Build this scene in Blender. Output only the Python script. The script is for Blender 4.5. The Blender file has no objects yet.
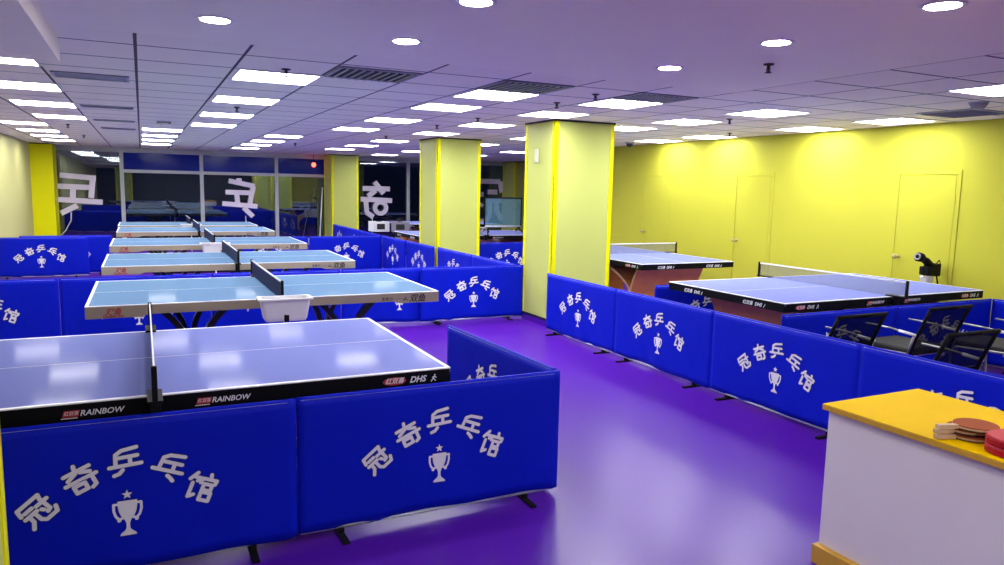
import bpy, bmesh, math, random
from mathutils import Vector, Matrix
from math import sin, cos, pi, radians, atan2, hypot
random.seed(7)
C = bpy.context.scene.collection
S = bpy.context.scene

# ------------------------------------------------------------------ materials
def mat(name, col, rough=.5, metal=0., spec=.5, var=0., scale=6., bump=0., bscale=60., rvar=0., gloss=None):
    m = bpy.data.materials.new(name); m.use_nodes = True
    nt = m.node_tree; b = nt.nodes['Principled BSDF']
    b.inputs['Base Color'].default_value = (*col, 1)
    b.inputs['Roughness'].default_value = rough
    b.inputs['Metallic'].default_value = metal
    b.inputs['Specular IOR Level'].default_value = spec
    if gloss:                                          # satin surface: matte body plus a thin even sheen
        b.inputs['Specular IOR Level'].default_value = 0
        g = nt.nodes.new('ShaderNodeBsdfGlossy'); g.inputs['Roughness'].default_value = gloss[1]; g.inputs['Color'].default_value = (1, 1, 1, 1)
        mx = nt.nodes.new('ShaderNodeMixShader'); mx.inputs['Fac'].default_value = gloss[0]
        nt.links.new(b.outputs[0], mx.inputs[1]); nt.links.new(g.outputs[0], mx.inputs[2]); nt.links.new(mx.outputs[0], nt.nodes['Material Output'].inputs[0])
    tc = nt.nodes.new('ShaderNodeTexCoord')
    if var or rvar:
        n = nt.nodes.new('ShaderNodeTexNoise'); n.inputs['Scale'].default_value = scale; n.inputs['Detail'].default_value = 4
        nt.links.new(tc.outputs['Object'], n.inputs['Vector'])
        if var:
            r = nt.nodes.new('ShaderNodeMix'); r.data_type = 'RGBA'
            r.inputs['A'].default_value = (*[c*(1-var) for c in col], 1)
            r.inputs['B'].default_value = (*[min(1, c*(1+var)) for c in col], 1)
            nt.links.new(n.outputs['Fac'], r.inputs['Factor']); nt.links.new(r.outputs['Result'], b.inputs['Base Color'])
        if rvar:
            q = nt.nodes.new('ShaderNodeMapRange')
            q.inputs['To Min'].default_value = rough-rvar; q.inputs['To Max'].default_value = rough+rvar
            nt.links.new(n.outputs['Fac'], q.inputs['Value']); nt.links.new(q.outputs['Result'], b.inputs['Roughness'])
    if bump:
        n2 = nt.nodes.new('ShaderNodeTexNoise'); n2.inputs['Scale'].default_value = bscale
        nt.links.new(tc.outputs['Object'], n2.inputs['Vector'])
        bp = nt.nodes.new('ShaderNodeBump'); bp.inputs['Strength'].default_value = bump; bp.inputs['Distance'].default_value = .01
        nt.links.new(n2.outputs['Fac'], bp.inputs['Height']); nt.links.new(bp.outputs['Normal'], b.inputs['Normal'])
    return m

def emit(name, col, s):
    m = bpy.data.materials.new(name); m.use_nodes = True
    nt = m.node_tree; nt.nodes.clear()
    e = nt.nodes.new('ShaderNodeEmission'); e.inputs['Color'].default_value = (*col, 1); e.inputs['Strength'].default_value = s
    o = nt.nodes.new('ShaderNodeOutputMaterial'); nt.links.new(e.outputs[0], o.inputs[0])
    return m

def netmat(name, col, cover, rough=.6):
    """woven net: partly see-through"""
    m = bpy.data.materials.new(name); m.use_nodes = True
    nt = m.node_tree; b = nt.nodes['Principled BSDF']; o = nt.nodes['Material Output']
    b.inputs['Base Color'].default_value = (*col, 1); b.inputs['Roughness'].default_value = rough; b.inputs['Specular IOR Level'].default_value = .08
    t = nt.nodes.new('ShaderNodeBsdfTransparent'); mx = nt.nodes.new('ShaderNodeMixShader')
    mx.inputs['Fac'].default_value = cover
    nt.links.new(t.outputs[0], mx.inputs[1]); nt.links.new(b.outputs[0], mx.inputs[2]); nt.links.new(mx.outputs[0], o.inputs[0])
    return m

def glassmat(name, tint, refl, rcol):
    m = bpy.data.materials.new(name); m.use_nodes = True
    nt = m.node_tree; nt.nodes.clear()
    o = nt.nodes.new('ShaderNodeOutputMaterial'); t = nt.nodes.new('ShaderNodeBsdfTransparent'); g = nt.nodes.new('ShaderNodeBsdfGlossy')
    t.inputs['Color'].default_value = (*tint, 1); g.inputs['Color'].default_value = (*rcol, 1); g.inputs['Roughness'].default_value = .015
    mx = nt.nodes.new('ShaderNodeMixShader'); mx.inputs['Fac'].default_value = refl
    nt.links.new(t.outputs[0], mx.inputs[1]); nt.links.new(g.outputs[0], mx.inputs[2]); nt.links.new(mx.outputs[0], o.inputs[0])
    return m

PX, PY, OX, OY = .634, .607, -.004, 5.757-.607*2   # ceiling grid pitch and origin
def tilemat():
    m = mat('ceiling_tile', (.90, .82, .74), .75)
    nt = m.node_tree; b = nt.nodes['Principled BSDF']
    tc = nt.nodes.new('ShaderNodeTexCoord'); sp = nt.nodes.new('ShaderNodeSeparateXYZ')
    nt.links.new(tc.outputs['Object'], sp.inputs[0])
    def M(op, a, v=None):
        n = nt.nodes.new('ShaderNodeMath'); n.operation = op
        if isinstance(a, (int, float)): n.inputs[0].default_value = a
        else: nt.links.new(a, n.inputs[0])
        if v is not None:
            if isinstance(v, (int, float)): n.inputs[1].default_value = v
            else: nt.links.new(v, n.inputs[1])
        return n.outputs[0]
    def dist(ax, o, p):
        f = M('FRACT', M('DIVIDE', M('SUBTRACT', sp.outputs[ax], o), p))
        return M('MULTIPLY', M('MINIMUM', f, M('SUBTRACT', 1., f)), p)
    ly = M('LESS_THAN', dist('Y', OY, PY), .012)
    lx = M('LESS_THAN', dist('X', OX, PX), .010)
    f = M('MAXIMUM', ly, lx)
    mx = nt.nodes.new('ShaderNodeMix'); mx.data_type = 'RGBA'
    mx.inputs['A'].default_value = (.90, .82, .74, 1); mx.inputs['B'].default_value = (.045, .045, .06, 1)
    nt.links.new(f, mx.inputs['Factor']); nt.links.new(mx.outputs['Result'], b.inputs['Base Color'])
    return m

M = {}
M['tile'] = tilemat()
M['gypsum'] = mat('white_gypsum', (.92, .84, .75), .6, var=.03, scale=2)
M['floor'] = mat('purple_vinyl', (.070, .005, .31), .27, var=.05, scale=1.5, gloss=(.085, .28))
M['yellow'] = mat('yellow_paint', (.52, .515, .05), .55, spec=.1, var=.03, scale=1.2)
M['pale_yellow'] = mat('pale_yellow_paint', (.56, .55, .22), .55, spec=.2, var=.03, scale=1.2)
M['lime'] = mat('pale_lime_paint', (.52, .58, .15), .5, spec=.1, var=.03, scale=1.2)
M['guard'] = mat('yellow_corner_guard', (.82, .81, .0), .5, spec=.15, var=.02)
M['black_line'] = mat('black_skirting', (.012, .012, .015), .5, var=.2)
M['white_wall'] = mat('dark_wall_paint', (.06, .06, .07), .6, var=.03)
M['alu'] = mat('window_aluminium', (.46, .48, .50), .5, var=.05)
M['glass'] = glassmat('night_window_glass', (.80, .86, .88), .13, (.85, .92, 1.))
M['fan_glass'] = mat('glow_painted_fanlight_glass', (.006, .018, .24), .5, gloss=(.010, .10))  # night-blue light in the fanlights is put into an opaque base colour
M['cloth'] = mat('royal_blue_cloth', (.0005, .009, .47), .55, spec=.12, var=.12, scale=3, bump=.12, bscale=14)
M['print'] = mat('white_fabric_print', (.74, .73, .78), .6, var=.04)
M['print_edge'] = mat('dark_print_outline', (.002, .004, .05), .6, var=.1)
M['grey_tube'] = mat('grey_steel_tube', (.5, .52, .58), .35, metal=.5, var=.05)
M['black_metal'] = mat('black_metal', (.006, .006, .007), .55, spec=.10, var=.15)
M['black_apron'] = mat('black_apron_paint', (.004, .004, .005), .5, spec=.08, var=.2)
M['top_violet'] = mat('violet_blue_table_surface', (.20, .235, .55), .17, gloss=(.032, .085), var=.03)
M['top_blue'] = mat('sky_blue_table_surface', (.12, .21, .34), .17, gloss=(.034, .06), var=.03)
M['white_line'] = mat('white_table_line', (.82, .82, .85), .4, var=.02)
M['beige'] = mat('beige_apron_metal', (.34, .29, .20), .45, var=.05)
M['arch'] = mat('orange_plywood', (.82, .29, .08), .4, var=.12, scale=9)
M['arch_edge'] = mat('pale_plywood_edge', (.62, .36, .20), .5, var=.1, scale=30)
M['dark_leg'] = mat('dark_steel_leg', (.025, .025, .03), .3, metal=.4, var=.1)
M['ink_black'] = mat('black_ink', (.01, .01, .012), .5, var=.1)
M['ink_white'] = mat('white_ink', (.75, .75, .77), .5, var=.03)
M['ink_red'] = mat('red_ink', (.38, .02, .02), .5, var=.05)
M['navy_net'] = netmat('navy_net_mesh', (.008, .015, .075), .88)
M['grey_net'] = netmat('grey_net_mesh', (.20, .21, .24), .30)
M['white_plastic'] = mat('white_plastic', (.74, .74, .76), .4, var=.03)
M['chair_mesh'] = netmat('black_chair_mesh', (.004, .005, .016), .6)
M['chair_fabric'] = mat('black_seat_fabric', (.012, .012, .015), .8, var=.2, bump=.2)
M['chrome'] = mat('brushed_chrome', (.72, .72, .74), .28, metal=.8, var=.04)
M['counter_white'] = mat('white_laminate', (.84, .80, .80), .45, var=.02)
M['counter_yellow'] = mat('yellow_laminate', (.72, .465, .0), .5, spec=.03, var=.03)
M['counter_edge'] = mat('ochre_laminate_edge', (.66, .38, .03), .4, var=.06)
M['panel'] = emit('lit_panel', (1., .985, 1.), 21.0)
M['bulb'] = emit('lit_downlight', (1., .95, .93), 150.0)
M['red_lamp'] = emit('red_lamp', (1., .10, .06), 4.)
M['white_frame'] = mat('white_light_frame', (.8, .8, .82), .4, var=.02)
M['vent_dark'] = mat('dark_vent_plenum', (.012, .012, .02), .7, var=.2)
M['vent_fin'] = mat('grey_vent_fin', (.42, .42, .50), .5, var=.05)
M['vent_grey'] = mat('grey_vent_plate', (.25, .24, .28), .6, var=.06)
M['sprinkler'] = mat('dark_brass', (.05, .045, .04), .4, metal=.6, var=.1)
M['wood'] = mat('pale_handle_wood', (.52, .36, .22), .5, var=.2, scale=40)
M['rubber'] = mat('brownish_red_rubber', (.30, .070, .025), .6, spec=.06, var=.08)
M['rubber_black'] = mat('black_rubber', (.012, .01, .012), .6, var=.1)
M['red'] = mat('red_case_cloth', (.42, .008, .02), .5, spec=.2, var=.08)
M['red_top'] = mat('pinkish_red_case_top', (.46, .025, .045), .5, spec=.2, var=.06)
M['lavender'] = mat('lavender_white_sign_board', (.74, .68, .80), .45, var=.02)
M['pale_case'] = mat('pale_grey_green_plastic', (.62, .66, .50), .5, var=.03)
M['dull_chrome'] = mat('dull_chrome', (.30, .30, .32), .35, metal=.9, var=.05)
M['knob'] = mat('dull_brass_knob', (.42, .38, .14), .5, var=.05)
M['teal_net'] = netmat('blue_green_catch_net', (.12, .30, .42), .42)
M['poster_blue'] = mat('blue_poster', (.06, .10, .42), .5, var=.1)

# ------------------------------------------------------------------ mesh builder
class MB:
    def __init__(s): s.v, s.f, s.m, s.mats, s.sm = [], [], [], [], []
    def mi(s, m):
        if m not in s.mats: s.mats.append(m)
        return s.mats.index(m)
    def add(s, vs, fs, m, T=None, smooth=False):
        o = len(s.v)
        for p in vs:
            p = Vector(p); s.v.append(T @ p if T is not None else p)
        k = s.mi(m)
        for f in fs: s.f.append([o+i for i in f]); s.m.append(k); s.sm.append(smooth)
        return s
    def box(s, x0, x1, y0, y1, z0, z1, m, bev=0., T=None):
        bm = bmesh.new(); bmesh.ops.create_cube(bm, size=1)
        for v in bm.verts: v.co = Vector(((x0+x1)/2+v.co.x*(x1-x0), (y0+y1)/2+v.co.y*(y1-y0), (z0+z1)/2+v.co.z*(z1-z0)))
        if bev: bmesh.ops.bevel(bm, geom=list(bm.edges), offset=bev, segments=2, affect='EDGES', profile=.5)
        bm.verts.index_update()
        s.add([v.co.copy() for v in bm.verts], [[v.index for v in f.verts] for f in bm.faces], m, T); bm.free(); return s
    def tube(s, pts, r, m, n=8, T=None):
        pts = [Vector(p) for p in pts]; vs = []; fs = []; up0 = None
        rr = r if isinstance(r, (list, tuple)) else [r]*len(pts)
        for i, p in enumerate(pts):
            d = (pts[min(i+1, len(pts)-1)]-pts[max(i-1, 0)]).normalized()
            if up0 is None:
                up0 = Vector((0, 0, 1)) if abs(d.z) < .9 else Vector((1, 0, 0))
            a = d.cross(up0).normalized(); b = a.cross(d).normalized(); up0 = b
            for k in range(n): vs.append(p+(a*cos(2*pi*k/n)+b*sin(2*pi*k/n))*rr[i])
        for i in range(len(pts)-1):
            for k in range(n):
                fs.append([i*n+k, i*n+(k+1) % n, (i+1)*n+(k+1) % n, (i+1)*n+k])
        fs.append(list(range(n))[::-1]); fs.append([(len(pts)-1)*n+k for k in range(n)])
        return s.add(vs, fs, m, T, True)
    def lathe(s, prof, m, c=(0, 0, 0), n=20, T=None):
        vs = []; fs = []
        for r, z in prof:
            for k in range(n): vs.append((c[0]+r*cos(2*pi*k/n), c[1]+r*sin(2*pi*k/n), c[2]+z))
        for i in range(len(prof)-1):
            for k in range(n): fs.append([i*n+k, i*n+(k+1) % n, (i+1)*n+(k+1) % n, (i+1)*n+k])
        fs.append(list(range(n))[::-1]); fs.append([(len(prof)-1)*n+k for k in range(n)])
        return s.add(vs, fs, m, T, True)
    def strip(s, prof, th, y0, y1, m, medge=None, T=None):
        """bent plate: (x,z) profile thickened by th and extruded from y0 to y1"""
        n = len(prof); L, R = [], []
        for i in range(n):
            a = prof[max(i-1, 0)]; b = prof[min(i+1, n-1)]; dx, dz = b[0]-a[0], b[1]-a[1]; l = hypot(dx, dz) or 1
            nx, nz = -dz/l*th/2, dx/l*th/2
            L.append((prof[i][0]+nx, prof[i][1]+nz)); R.append((prof[i][0]-nx, prof[i][1]-nz))
        vs = [(x, y, z) for y in (y0, y1) for (x, z) in L+R]; N = 2*n
        body, edge = [], []
        for i in range(n-1):
            body.append([i, i+1, N+i+1, N+i]); body.append([n+i, N+n+i, N+n+i+1, n+i+1])
            edge.append([i, n+i, n+i+1, i+1]); edge.append([N+i, N+i+1, N+n+i+1, N+n+i])
        body.append([0, N, N+n, n]); body.append([n-1, 2*n-1, N+2*n-1, N+n-1])
        s.add(vs, body, m, T); s.add(vs, edge, medge or m, T); return s
    def prism(s, poly, y0, y1, m, T=None):
        n = len(poly); vs = [(x, y0, z) for x, z in poly]+[(x, y1, z) for x, z in poly]
        fs = [list(range(n)), list(range(2*n-1, n-1, -1))]+[[i, n+i, n+(i+1) % n, (i+1) % n] for i in range(n)]
        return s.add(vs, fs, m, T)
    def build(s, name, parent=None):
        me = bpy.data.meshes.new(name); me.from_pydata([tuple(v) for v in s.v], [], s.f)
        for m in s.mats: me.materials.append(m)
        me.polygons.foreach_set('material_index', s.m); me.polygons.foreach_set('use_smooth', s.sm)
        bm = bmesh.new(); bm.from_mesh(me)
        bmesh.ops.recalc_face_normals(bm, faces=bm.faces); bm.to_mesh(me); bm.free()
        me.update()
        o = bpy.data.objects.new(name, me); C.objects.link(o)
        if parent: o.parent = parent
        return o

def tag(o, label=None, cat=None, group=None, kind=None):
    if label: o['label'] = label
    if cat: o['category'] = cat
    if group: o['group'] = group
    if kind: o['kind'] = kind
    return o
def thing(name, label, cat, loc=(0, 0, 0), rz=0., group=None):
    o = bpy.data.objects.new(name, None); C.objects.link(o); o.empty_display_size = .1
    o.location = loc; o.rotation_euler = (0, 0, rz)
    return tag(o, label, cat, group)
def struct(mb, name, label, cat, parent=None):
    o = mb.build(name, parent)
    if not parent: tag(o, label, cat, kind='structure')
    return o
def copy_tree(o, parent=None):
    c = o.copy(); C.objects.link(c); c.parent = parent
    for ch in [x for x in ALL_CHILDREN(o)]: copy_tree(ch, c)
    return c
def ALL_CHILDREN(o): return list(o.children)
def dup(o, label, loc, rz=0., group=None):
    c = copy_tree(o); c.location = loc; c.rotation_euler = (0, 0, rz); c['label'] = label
    if group: c['group'] = group
    return c

_tc = {}
def text_geo(body, size, shear=0., bold=0.):
    k = (body, size, shear, bold)
    if k in _tc: return _tc[k]
    cu = bpy.data.curves.new('lettering', 'FONT'); cu.body = body; cu.size = size; cu.shear = shear; cu.offset = bold
    cu.align_x = 'CENTER'; cu.align_y = 'CENTER'; cu.resolution_u = 3
    ob = bpy.data.objects.new('lettering', cu); C.objects.link(ob)
    dg = bpy.context.evaluated_depsgraph_get(); ev = ob.evaluated_get(dg); me = ev.to_mesh()
    vs = [v.co.copy() for v in me.vertices]; fs = [list(p.vertices) for p in me.polygons]
    ev.to_mesh_clear(); bpy.data.objects.remove(ob); bpy.data.curves.remove(cu)
    _tc[k] = (vs, fs); return _tc[k]
def letters(mb, body, x, z, y, size, m, shear=0., bold=0., T=None):
    """lettering standing in the xz plane at depth y, read from -y"""
    vs, fs = text_geo(body, size, shear, bold)
    mb.add([(x+v.x, y, z+v.y) for v in vs], fs, m, T)

# ------------------------------------------------------------------ camera
f_px = 731.914
r_ = Vector((.89850485, -.43847833, .02063454)); d_ = Vector((-.03739195, -.12328871, -.99166614)); w_ = Vector((.43736812, .89024527, -.12717106))
cam = bpy.data.cameras.new('camera'); co = bpy.data.objects.new('camera', cam); C.objects.link(co)
cam.sensor_width = 36; cam.lens = f_px/1004*36; cam.clip_start = .05; cam.clip_end = 200
co.matrix_world = Matrix(((r_.x, -d_.x, -w_.x, 0), (r_.y, -d_.y, -w_.y, 0), (r_.z, -d_.z, -w_.z, 1.67367), (0, 0, 0, 1)))
S.camera = co

# ------------------------------------------------------------------ setting
H = 2.5; XL = -2.29; XR = 8.02; YB = -6.; YW = 20.9; XE = 16.
struct(MB().box(XL, XE, YB, YW+.2, -.1, 0, M['floor']), 'floor', 'glossy purple vinyl sports floor', 'floor')
b = MB(); b.box(XL, XE, YB, YW+.2, H, H+.1, M['tile']); b.box(XL, 4.37, -1.6, 4.68, H-.012, H, M['gypsum'])
struct(b, 'ceiling', 'ceiling of square grey tiles with smooth plaster nearest the camera', 'ceiling')
struct(MB().box(XL-.2, XL, YB, YW, 0, H, M['pale_yellow']), 'wall_left', 'yellow wall along the left side behind the blue barriers', 'wall')
struct(MB().box(XR, XR+.25, YB, 11.82, 0, H, M['yellow']), 'wall_right', 'long bright yellow wall on the right with three painted doors', 'wall')
struct(MB().box(XL, XE, YB-.2, YB, 0, H, M['white_wall']), 'wall_back', 'dark wall behind the camera', 'wall')
struct(MB().box(XE, XE+.2, YB, YW, 0, H, M['yellow']), 'wall_side', 'yellow wall closing the side room', 'wall')
b = MB(); b.box(XL, XE, YW, YW+.16, 0, .10, M['alu']); b.box(XL, XE, YW-.03, YW+.16, 2.43, H, M['alu'])
struct(b, 'wall_front', 'grey aluminium sill and header of the window wall', 'wall')
for nm, x in (('baseboard_left', (XL, XL+.012)), ('baseboard_right', (XR-.012, XR))):
    struct(MB().box(x[0], x[1], YB, 19.4 if x[0] < 0 else 11.82, 0, .09, M['black_line'], .003), nm, 'dark skirting along the foot of the yellow wall', 'baseboard')
b = MB(); b.box(XL, -.41, YB, 5.23, 2.37, H, M['gypsum'], .004)
struct(b, 'trim_1', 'white boxed ceiling beam at the upper left', 'beam')

def column(x0, x1, y0, y1, z1, label, m=None, name='column'):
    m = m or M['lime']
    t = thing(name, label, 'column', ((x0+x1)/2, (y0+y1)/2, 0)); t['kind'] = 'structure'
    hx, hy = (x1-x0)/2, (y1-y0)/2
    MB().box(-hx, hx, -hy, hy, .0, z1, m).build('column_face', t)
    g = .052
    for sx in (-1, 1):
        for sy in (-1, 1):
            b = MB(); X, Y = sx*hx, sy*hy
            b.box(min(X-sx*g, X+sx*.006), max(X-sx*g, X+sx*.006), min(Y, Y+sy*.006), max(Y, Y+sy*.006), .1, z1-.005, M['guard'])
            b.box(min(X, X+sx*.006), max(X, X+sx*.006), min(Y-sy*g, Y+sy*.006), max(Y-sy*g, Y+sy*.006), .1, z1-.005, M['guard'])
            b.build('corner_guard', t)
    b = MB()
    b.box(-hx-.008, hx+.008, -hy-.008, hy+.008, .07, .1, M['black_line'])
    b.box(-hx-.006, hx+.006, -hy-.006, hy+.006, 0, .07, M['floor']); b.build('skirting', t)
    b = MB(); b.box(-hx-.012, hx+.012, -hy-.012, hy+.012, z1-.02, z1, M['black_line']); b.build('top_trim', t)
    return t
column(4.41, 5.25, 7.64, 8.37, H, 'largest lime yellow square column, in the middle of the hall')
column(4.45, 5.24, 11.60, 12.45, H, 'middle lime yellow column, behind the far blue barrier row')
column(4.62, 5.36, 20.0, 20.86, H, 'farthest lime yellow column, against the window wall')
column(-1.1, -.405, 1.8, 2.5, 2.37, 'lime yellow column cut off by the left edge of the picture')
column(10.2, 11.0, 20.0, 20.86, H, 'distant green-yellow column seen in the gap between two columns')
column(XL+.002, -1.84, 20.1, 20.86, H, 'bright yellow column in the left corner by the windows', M['guard'])

# windows: bays of the window wall
xs = [XL, -.437, 1.423, 3.322, 5.0, 7.10, 9.0, 10.9, 12.8, 14.6, XE]
for i in range(len(xs)-1):
    x0, x1 = xs[i], xs[i+1]
    b = MB(); w = .045
    for Xa, Xb in ((x0, x0+w), (x1-w, x1)): b.box(Xa, Xb, YW-.04, YW+.08, .1, 2.43, M['alu'], .006)
    b.box(x0, x1, YW-.03, YW+.08, .1, .18, M['alu'], .004); b.box(x0, x1, YW-.03, YW+.08, 2.38, 2.43, M['alu'], .004)
    tr = 1 <= i <= 3
    if tr: b.box(x0, x1, YW-.035, YW+.08, 1.88, 1.96, M['alu'], .004)
    fr = struct(b, 'window_%d' % (i+1), 'aluminium framed night window, bay %d from the left' % (i+1), 'window')
    MB().box(x0+w, x1-w, YW+.01, YW+.022, .18, 1.88 if tr else 2.38, M['glass']).build('pane', fr)
    if tr: MB().box(x0+w, x1-w, YW+.01, YW+.022, 1.96, 2.38, M['fan_glass']).build('fanlight_pane', fr)

# painted doors on the right wall
for i, (y0, y1) in enumerate(((9.98, 10.67), (7.73, 8.40), (5.08, 5.76))):
    b = MB(); t = .05
    b.box(XR-.010, XR, y0-t, y0, 0, 1.93, M['yellow'], .003); b.box(XR-.010, XR, y1, y1+t, 0, 1.93, M['yellow'], .003)
    b.box(XR-.010, XR, y0-t, y1+t, 1.93, 1.98, M['yellow'], .003)
    fr = struct(b, 'door_%d' % (i+1), 'yellow door painted like the wall', 'door')
    lf = MB().box(XR-.006, XR, y0+.006, y1-.006, .01, 1.922, M['yellow'], .003).build('door_leaf', fr)
    hd = MB(); hd.lathe([(.025, 0), (.025, .01), (.012, .02), (.012, .05), (.028, .06), (.028, .085), (.01, .095)], M['knob'], T=Matrix.Translation((XR-.012, y1-.07, .98)) @ Matrix.Rotation(-pi/2, 4, 'Y'))
    hd.build('door_knob', lf)
    hg = MB()
    for z in (.3, 1.65): hg.box(XR-.018, XR-.006, y0-.006, y0+.006, z-.05, z+.05, M['yellow'], .003)
    hg.build('hinge', lf)

# ------------------------------------------------------------------ ceiling fittings
def make_panel():
    t = thing('ceiling_light', '', 'light')
    b = MB(); a = .302
    for (x0, x1, y0, y1) in ((-a, a, -a, -a+.016), (-a, a, a-.016, a), (-a, -a+.016, -a+.016, a-.016), (a-.016, a, -a+.016, a-.016)):
        b.box(x0, x1, y0, y1, -.008, 0, M['white_frame'])
    b.build('light_frame', t); a -= .016
    MB().box(-a, a, -a, a, -.005, 0, M['panel']).build('diffuser', t)
    return t
ORD = ['first', 'second', 'third', 'fourth', 'fifth', 'sixth', 'seventh', 'eighth', 'ninth', 'tenth', 'eleventh']
rows = [(-.93, [6.16, 7.88, 9.62, 11.45], 'of the four lit over the left wall barrier'),
        (-1.54, [13.1, 14.87, 16.55, 18.23], 'of the row nearest the left yellow wall'),
        (.33, [13.17, 14.85, 16.48, 18.25], 'of the stack straight above the far table nets'),
        (.965, [6.06, 7.87, 9.72, 11.52], 'of the row over the near left tables'),
        (2.24, [13.3, 15.05, 16.65, 18.44], 'of the far row in front of the fanlight windows'),
        (2.865, [6.04, 7.24, 9.04, 10.82], 'of the row between the left tables and the columns'),
        (4.12, [5.92, 7.19, 8.95, 10.82, 13.2, 15.1, 16.98], 'of the row in line with the columns'),
        (5.92, [3.42], 'and cut by the right edge of the picture'),
        (5.80, [5.71, 6.96, 8.16, 10.77, 12.9, 16.5, 19.0], 'of the row over the right tables'),
        (.6, [-2.2, -4.2], 'of the left row behind the camera'), (2.4, [-2.2, -4.2], 'of the middle row behind the camera'), (4.2, [-2.2, -4.2], 'of the right row behind the camera'), (6.0, [1.2, -1.2, -4.2], 'of the row right of the counter, out of the picture'),
        (7.47, [5.5], 'of all along the right yellow wall'),
        (7.60, [6.77, 8.6, 9.8, 14.9, 17.3], 'of the row along the right yellow wall')]
proto = None
for x, ys, where in rows:
    for i, y in enumerate(ys):
        lab = 'square ceiling light panel, %s %s' % (ORD[i], where)
        loc = (x, y, H)
        if proto is None:
            proto = make_panel(); proto['label'] = lab; proto['group'] = 'square ceiling light panels'; proto.location = loc
        else: dup(proto, lab, loc)

def make_down():
    t = thing('downlight', '', 'light')
    b = MB(); b.lathe([(.072, -.004), (.088, -.006), (.092, 0), (.072, 0)], M['white_frame'], n=28); b.build('trim_ring', t)
    b = MB(); b.lathe([(.001, -.005), (.07, -.005), (.07, 0), (.001, 0)], M['bulb'], n=28); b.build('lens', t)
    return t
dn = [(.363, 4.075, 'round downlight farthest left in the plaster ceiling'), (1.37, 4.08, 'round downlight in the plaster ceiling above the near table, second from left'),
      (1.353, 3.07, 'round downlight cut by the top edge of the picture, left of the middle'), (3.16, 3.99, 'round downlight nearest the tiles above the right barrier row'),
      (3.11, 3.03, 'round downlight just in front of the dark sprinkler'), (3.1, 2.10, 'round downlight cut by the top edge at the upper right'),
      (.36, 1.05, 'round downlight overhead at the left, outside the picture'), (1.36, 1.05, 'round downlight overhead, outside the picture'), (3.1, .6, 'round downlight above the counter, outside the picture'),
      (.36, -1., 'round downlight behind the camera at the left'), (1.7, -1., 'round downlight behind the camera in the middle'), (3.1, -1., 'round downlight behind the camera at the right')]
pr = None
for x, y, lab in dn:
    loc = (x, y, H-.012)
    if pr is None: pr = make_down(); pr['label'] = lab; pr['group'] = 'round downlights'; pr.location = loc
    else: dup(pr, lab, loc)

def vent(x0, x1, y0, y1, n, lab, grp, dark='vent_dark', fin='vent_fin'):
    t = thing('ceiling_vent', lab, 'vent', ((x0+x1)/2, (y0+y1)/2, H), 0, grp)
    a, c = (x1-x0)/2, (y1-y0)/2
    MB().box(-a, a, -c, c, -.004, 0, M[dark]).build('backing', t)
    b = MB()
    for (p, q, u, v) in ((-a, a, -c, -c+.018), (-a, a, c-.018, c), (-a, -a+.018, -c, c), (a-.018, a, -c, c)): b.box(p, q, u, v, -.012, 0, M['vent_fin'])
    b.build('vent_frame', t)
    if n:
        b = MB()
        for i in range(n):
            X = -a+.03+(2*a-.06)*(i+.5)/n
            R = Matrix.Translation((X, 0, -.014)) @ Matrix.Rotation(radians(80), 4, 'Y')
            b.box(-.005, .005, -c+.02, c-.02, -.0025, .0025, M[fin], T=R)
        b.build('fins', t)
    return t
vent(-.60, -.06, 6.70, 7.02, 0, 'plain grey vent plate in the tiles at the upper left', 'grey vents at left', 'vent_grey')
vent(-.58, -.05, 9.47, 9.67, 14, 'slotted vent second from the camera at the upper left', 'grey vents at left')
vent(-.56, -.05, 11.55, 11.75, 14, 'slotted vent third from the camera at the upper left', 'grey vents at left')
vent(-.54, -.05, 13.25, 13.5, 14, 'slotted vent nearest the windows at the left', 'grey vents at left')
vent(1.28, 1.88, 5.22, 5.74, 9, 'dark finned vent beside the nearest left light panel', 'finned vents by the plaster edge')
vent(2.53, 3.14, 5.16, 5.72, 9, 'dark finned vent above the biggest column, left of it', 'finned vents by the plaster edge')
vent(3.81, 4.40, 5.14, 5.58, 9, 'dark finned vent right of the two finned vents', 'finned vents by the plaster edge')
vent(6.92, 7.52, 4.30, 4.86, 12, 'dark vent by the right yellow wall under the large light', 'finned vents by the plaster edge', 'vent_dark', 'vent_grey')

def make_sprinkler():
    t = thing('sprinkler_head', '', 'sprinkler')
    b = MB(); b.lathe([(.034, 0), (.032, -.008), (.014, -.012), (.012, -.012)], M['sprinkler'], n=14); b.build('escutcheon', t)
    b = MB(); b.lathe([(.011, -.01), (.011, -.028), (.006, -.034), (.006, -.05), (.02, -.052), (.022, -.056), (.004, -.057)], M['sprinkler'], n=12)
    b.tube([(.012, 0, -.025), (.016, 0, -.04), (.006, 0, -.052)], .003, M['sprinkler'], 6); b.tube([(-.012, 0, -.025), (-.016, 0, -.04), (-.006, 0, -.052)], .003, M['sprinkler'], 6)
    b.build('deflector', t); return t
spr = [(.97, 5.59, 'in front of the nearest left light panel'), (.97, 8.64, 'between second and third panels of the near left row'), (3.58, 3.54, 'hanging from the plaster near the right downlights'),
       (3.55, 5.47, 'between the two big finned vents'), (3.59, 6.2, 'above the left edge of the biggest column'), (3.62, 8.11, 'among the tiles left of the biggest column'), (3.58, 9.36, 'above the middle column'),
       (5.95, 6.41, 'in the tiles above the right tables'), (7.32, 7.87, 'near the top of the right wall by the second door'), (-.96, 12.91, 'in the left tiles beyond the four panels'), (-.93, 15.82, 'in the far left tiles near the windows'),
       (3.67, 11.95, 'in the tiles beyond the middle column'), (2.81, 15.31, 'in the far tiles before the fanlights')]
pr = None
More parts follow.
